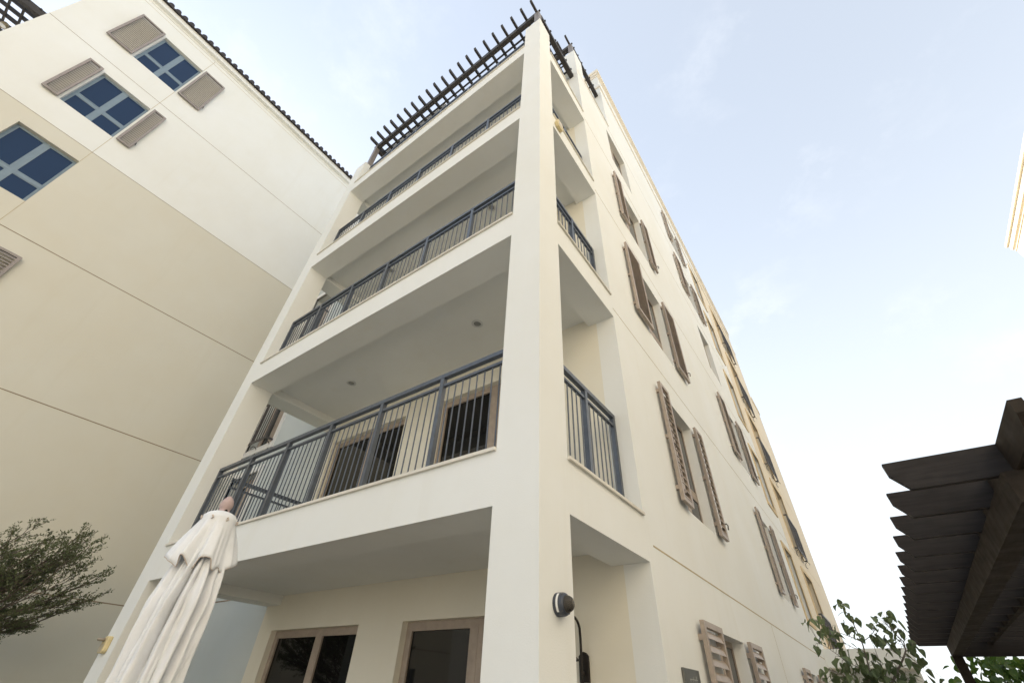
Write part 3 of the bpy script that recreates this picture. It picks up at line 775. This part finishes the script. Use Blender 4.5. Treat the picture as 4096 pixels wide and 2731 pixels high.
# broad leaves
def broad_leaf(m,p,d,roll,s,droop=.35,heart=True):
    """curved broad leaf: p base, d direction, s length"""
    d=d.normalized(); sd=d.cross(Vector((0,0,1)))
    if sd.length<1e-3: sd=Vector((1,0,0))
    sd.normalize(); nn=sd.cross(d).normalized()
    R=Matrix.Rotation(roll,3,d); sd=R@sd; nn=R@nn
    W=[(0,.02),(.05,.24),(.16,.40),(.34,.46),(.54,.42),(.74,.27),(.9,.11),(1,0)]
    ph=roll*7; cu=.30+.25*math.sin(ph*3); rows=[]
    for t,w in W:
        c=p+d*(s*t*(1-.12*t))+Vector((0,0,-droop*s*t*t))+sd*(.08*s*math.sin(2.2*t+ph))
        e=w*s; up=nn*(e*cu*(1+.35*math.sin(9*t+ph)))
        up2=nn*(e*cu*(1+.35*math.sin(8*t+ph+2)))
        rows.append([c+sd*e*.92+up,c+sd*e*.5+up*.32,c,c-sd*e*.5+up2*.32,c-sd*e*.92+up2])
    ids=[[m.vert(q) for q in r] for r in rows]
    for a,b in zip(ids,ids[1:]):
        for j in range(4): m.f.append([a[j],a[j+1],b[j+1],b[j]])
BLF=leafmat('broad_leaf_green',(.155,.205,.095),(.105,.15,.065),(.21,.24,.13),.28)
BLF2=leafmat('broad_leaf_deep_green',(.08,.16,.03),(.05,.10,.02),(.15,.19,.04),.45)
SB=painted('pale_bark',(.19,.165,.14),.85,0,.2,14,(1,1,.3),.4)
sy=6.5; rs=random.Random(5)
sap=thing('sapling',(1.5,sy,-Z0),'young tree with sparse broad drooping leaves between the street wall and the garden pergola','tree')
w=MB(); w.smooth=True; lf=MB(); lf.smooth=True
ST=[[(1.50,-Z0),(1.52,-1.6),(1.55,-1.0),(1.58,-.775),(1.636,-.713),(1.732,-.607),(1.829,-.501),(1.895,-.415),(1.915,-.312),(1.862,-.221),(1.834,-.112)],
 [(1.50,-2.2),(1.40,-1.5),(1.34,-1.0),(1.322,-.778),(1.389,-.586),(1.405,-.461),(1.422,-.332),(1.413,-.168),(1.405,-.064),(1.397,.018),(1.352,.13)],
 [(1.449,-.294),(1.555,-.227),(1.657,-.129),(1.713,-.03)],[(1.42,-.30),(1.3,-.228),(1.126,-.147),(1.01,-.048),(.93,.01)],
 [(1.34,-.66),(1.126,-.511),(1.042,-.434),(.943,-.346),(.86,-.31)],[(1.74,-.60),(1.858,-.565),(1.959,-.544),(2.035,-.50)],
 [(1.55,-.95),(1.546,-.579),(1.544,-.477),(1.55,-.388),(1.545,-.289)],[(1.897,-.378),(1.884,-.274),(1.847,-.205),(1.80,-.1)],[(1.3,-.228),(1.296,-.157),(1.29,-.09)],
 [(1.33,-.9),(1.2,-.78),(1.05,-.7),(.93,-.64)],[(1.6,-.8),(1.72,-.74),(1.8,-.62)],[(1.9,-.42),(1.99,-.37),(2.05,-.33)],[(1.41,-.42),(1.3,-.38),(1.2,-.33)],[(1.83,-.5),(1.74,-.42),(1.70,-.3)]]
SPT=[]
for i,s in enumerate(ST):
    ph=rs.uniform(0,6); amp=.0 if i<2 else rs.uniform(-.25,.25); n=len(s)
    r0=.022 if i==0 else (.017 if i==1 else .006)
    pts=[]
    for j,(x,z) in enumerate(s):
        pts.append((x,sy+amp*(j/(n-1))+.02*math.sin(ph+j),z))
    SPT.extend(Vector(u).lerp(Vector(v),q/4) for u,v in zip(pts,pts[1:]) for q in range(4))
    w.tube(pts,[max(.0022,r0*(1-.8*j/(n-1))) for j in range(n)],7)
LP=[(1.37,.2),(1.29,.15),(1.34,.13),(1.37,.03),(1.34,.04),(1.25,-.07),(1.29,-.08),(1.4,-.05),(1.44,-.04),(1.33,-.18),(1.34,-.14),(1.4,-.16),(1.86,.03),(1.89,-.03),(1.68,-.04),(1.74,-.04),(1.78,-.06),(1.75,-.1),(1.6,-.14),(1.59,-.1),(1.67,-.13),(1.95,-.08),(1.92,-.14),(1.94,-.18),(1.96,-.18),(1.91,-.21),(1.77,-.17),(.85,-.02),(.92,-.01),(1.02,-.01),(.82,-.08),(1.01,-.11),(1.06,-.12),(1.1,-.17),(.96,-.18),(.95,-.23),(1.02,-.23),(1.07,-.26),(1.15,-.24),(.83,-.3),(.88,-.31),(.8,-.36),(1.08,-.34),(1.15,-.33),(1.19,-.34),(1.28,-.33),(1.39,-.25),(1.42,-.28),(1.15,-.42),(1.22,-.41),(1.33,-.45),(1.31,-.49),(1.39,-.45),(1.13,-.51),(1.07,-.53),(.99,-.53),(1.24,-.53),(1.17,-.53),(1.5,-.45),(1.51,-.5),(1.64,-.29),(1.62,-.33),(1.68,-.34),(1.74,-.31),(1.83,-.28),(1.74,-.26),(1.64,-.24),(1.58,-.23),(1.75,-.35),(1.81,-.31),(1.66,-.41),(1.73,-.43),(1.78,-.44),(1.85,-.41),(1.95,-.34),(2.01,-.31),(1.98,-.38),(2.04,-.38),(1.65,-.54),(1.7,-.54),(1.72,-.64),(1.56,-.64),(1.61,-.64),(1.35,-.64),(1.42,-.65),(1.28,-.64),(1.32,-.69),(1.11,-.65),(1.18,-.63),(1.01,-.64),(.82,-.68),(.89,-.67),(.91,-.73),(.96,-.7),(1.17,-.7),(2.02,-.52),(2.04,-.56),(1.88,-.49),(1.95,-.45)]
LP=LP+[(x+rs.gauss(0,.035),z+rs.gauss(0,.03)) for x,z in LP if rs.random()<.5]
for i in range(320): LP.append((rs.gauss(1.45,.28),rs.uniform(-1.5,-.72)))
for i in range(40): LP.append((rs.gauss(1.45,.28),rs.uniform(-.75,-.55)))
for x,z in LP:
    y=sy+rs.gauss(0,.10); s=rs.uniform(.085,.13)
    d=Vector((rs.gauss(0,.8),rs.gauss(0,.8),rs.uniform(-1.0,.15)))
    p=Vector((x,y,z+.02)); broad_leaf(lf,p,d,rs.uniform(-.9,.9),s,.5)
    near=min(SPT,key=lambda v:(v-p).length+max(0,v.z-p.z)*.5)
    if (near-p).length<.42:
        md=near.lerp(p,.55)+Vector((0,0,.03)); w.tube([near,md,p],[.0032,.0024,.0016],5)
w.build('trunk',SB,sap); lf.build('crown',BLF,sap,recalc=False)
# big-leaved tree behind the garden pergola
r2=random.Random(9)
bt=thing('tree',(4.6,12.2,-Z0),'dense big-leaved green tree behind the post of the garden pergola','tree')
w=MB(); w.smooth=True; lf=MB(); lf.smooth=True
w.tube([(4.6,12.2,-Z0),(4.55,12.2,-2),(4.6,12.15,-1.2),(4.5,12.2,-.5)],[.13,.11,.09,.05],9)
for i in range(26):
    a=r2.uniform(0,2*PI); L=r2.uniform(.7,2.3); h=r2.uniform(-1.5,.0)
    p=Vector((4.55,12.2,h-.4)); q=p+Vector((math.cos(a)*L,math.sin(a)*L*.7,r2.uniform(.05,.5)))
    mid=p.lerp(q,.5)+Vector((0,0,.08)); w.tube([p,mid,q],[.03,.018,.006],6)
    for _ in range(46):
        t=r2.uniform(.25,1.05); c=p.lerp(q,t)+Vector((r2.gauss(0,.16),r2.gauss(0,.16),r2.gauss(0,.13)))
        if c.z>.05: continue
        broad_leaf(lf,c,Vector((r2.gauss(0,1),r2.gauss(0,1),r2.uniform(-.9,.35))),r2.uniform(-1,1),r2.uniform(.15,.25),.35)
for i in range(900):
    c=Vector((r2.uniform(2.55,6.2),12.2+r2.gauss(0,.5),r2.uniform(-1.3,.02)))
    if c.x<2.95 and r2.random()<.8: continue
    broad_leaf(lf,c,Vector((r2.gauss(0,1),r2.gauss(0,1),r2.uniform(-.9,.35))),r2.uniform(-1,1),r2.uniform(.15,.25),.35)
w.build('trunk',SB,bt); lf.build('crown',BLF2,bt,recalc=False)

# ------------------------------------------------------------------ light, sky
HZ_TOP=.49; HZ_COL=(4.15,4.33,4.42)
SUN_EL=math.radians(32); az=math.atan2(.10,-1.0)       # direction to the sun in the xy plane
sd=Vector((math.cos(az)*math.cos(SUN_EL),math.sin(az)*math.cos(SUN_EL),math.sin(SUN_EL)))
L=bpy.data.lights.new('sun','SUN'); L.energy=4.0; L.angle=math.radians(.6); L.color=(1,.92,.80)
so=bpy.data.objects.new('sun',L); COL.objects.link(so); so.rotation_euler=sd.to_track_quat('Z','Y').to_euler()
so.location=sd*60
wd=bpy.data.worlds.new('World'); scene.world=wd; wd.use_nodes=True; n=wd.node_tree; n.nodes.clear()
out=n.nodes.new('ShaderNodeOutputWorld'); bg=n.nodes.new('ShaderNodeBackground')
sky=n.nodes.new('ShaderNodeTexSky'); sky.sky_type='NISHITA'; sky.sun_disc=False
sky.sun_elevation=SUN_EL; sky.sun_rotation=math.atan2(sd.x,sd.y)
sky.altitude=0; sky.air_density=1.0; sky.dust_density=.6; sky.ozone_density=1.0
bg.inputs['Strength'].default_value=.13
tc=n.nodes.new('ShaderNodeTexCoord')
cf=noise(n,tc.outputs['Generated'],2.2,7,.62,(1,1,2.2)); cm_=ramp(n,cf,.47,.78)
cf2=noise(n,tc.outputs['Generated'],6.5,8,.66,(1,1,1.6)); cm2=ramp(n,cf2,.50,.75)
cl_=mix(n,1.0,cm_,cm2,'MULTIPLY')
sx=n.nodes.new('ShaderNodeSeparateXYZ'); n.links.new(tc.outputs['Generated'],sx.inputs[0])
hzf=n.nodes.new('ShaderNodeMapRange'); hzf.interpolation_type='SMOOTHSTEP'      # haze thickens towards the horizon
hzf.inputs['From Min'].default_value=0; hzf.inputs['From Max'].default_value=.95; hzf.inputs['To Min'].default_value=.92; hzf.inputs['To Max'].default_value=HZ_TOP
n.links.new(sx.outputs['Z'],hzf.inputs['Value'])
veil=mix(n,hzf.outputs[0],sky.outputs[0],HZ_COL)
fin=mix(n,mix(n,.6,(0,0,0),cl_),veil,(4.7,4.8,4.9))
n.links.new(fin,bg.inputs['Color']); n.links.new(bg.outputs[0],out.inputs[0])

# ------------------------------------------------------------------ camera
cam=bpy.data.cameras.new('camera'); co_=bpy.data.objects.new('camera',cam); COL.objects.link(co_); scene.camera=co_
R=[[0.81606352,0.57676963,0.03710955],[-0.3470783,0.54039283,-0.76649348],[-0.4621439,0.61262745,0.6411791]]
right=Vector(R[0]); down=Vector(R[1]); fwd=Vector(R[2])
M=Matrix((( right.x,-down.x,-fwd.x),(right.y,-down.y,-fwd.y),(right.z,-down.z,-fwd.z)))
co_.matrix_world=Matrix.Translation((1.72690598,-2.67395498,-1.18529848+Z0))@M.to_4x4()
cam.sensor_width=36; cam.sensor_fit='HORIZONTAL'; cam.lens=1728.7506/4096*36
cam.shift_x=-(2060.6328-2048)/4096; cam.shift_y=(1367.4851-1365.5)/4096
cam.clip_start=.05; cam.clip_end=3000
scene.view_settings.view_transform='Standard'; scene.view_settings.look='None'; scene.view_settings.gamma=1; scene.view_settings.exposure=1.12
scene.cycles.max_bounces=8; scene.cycles.diffuse_bounces=5
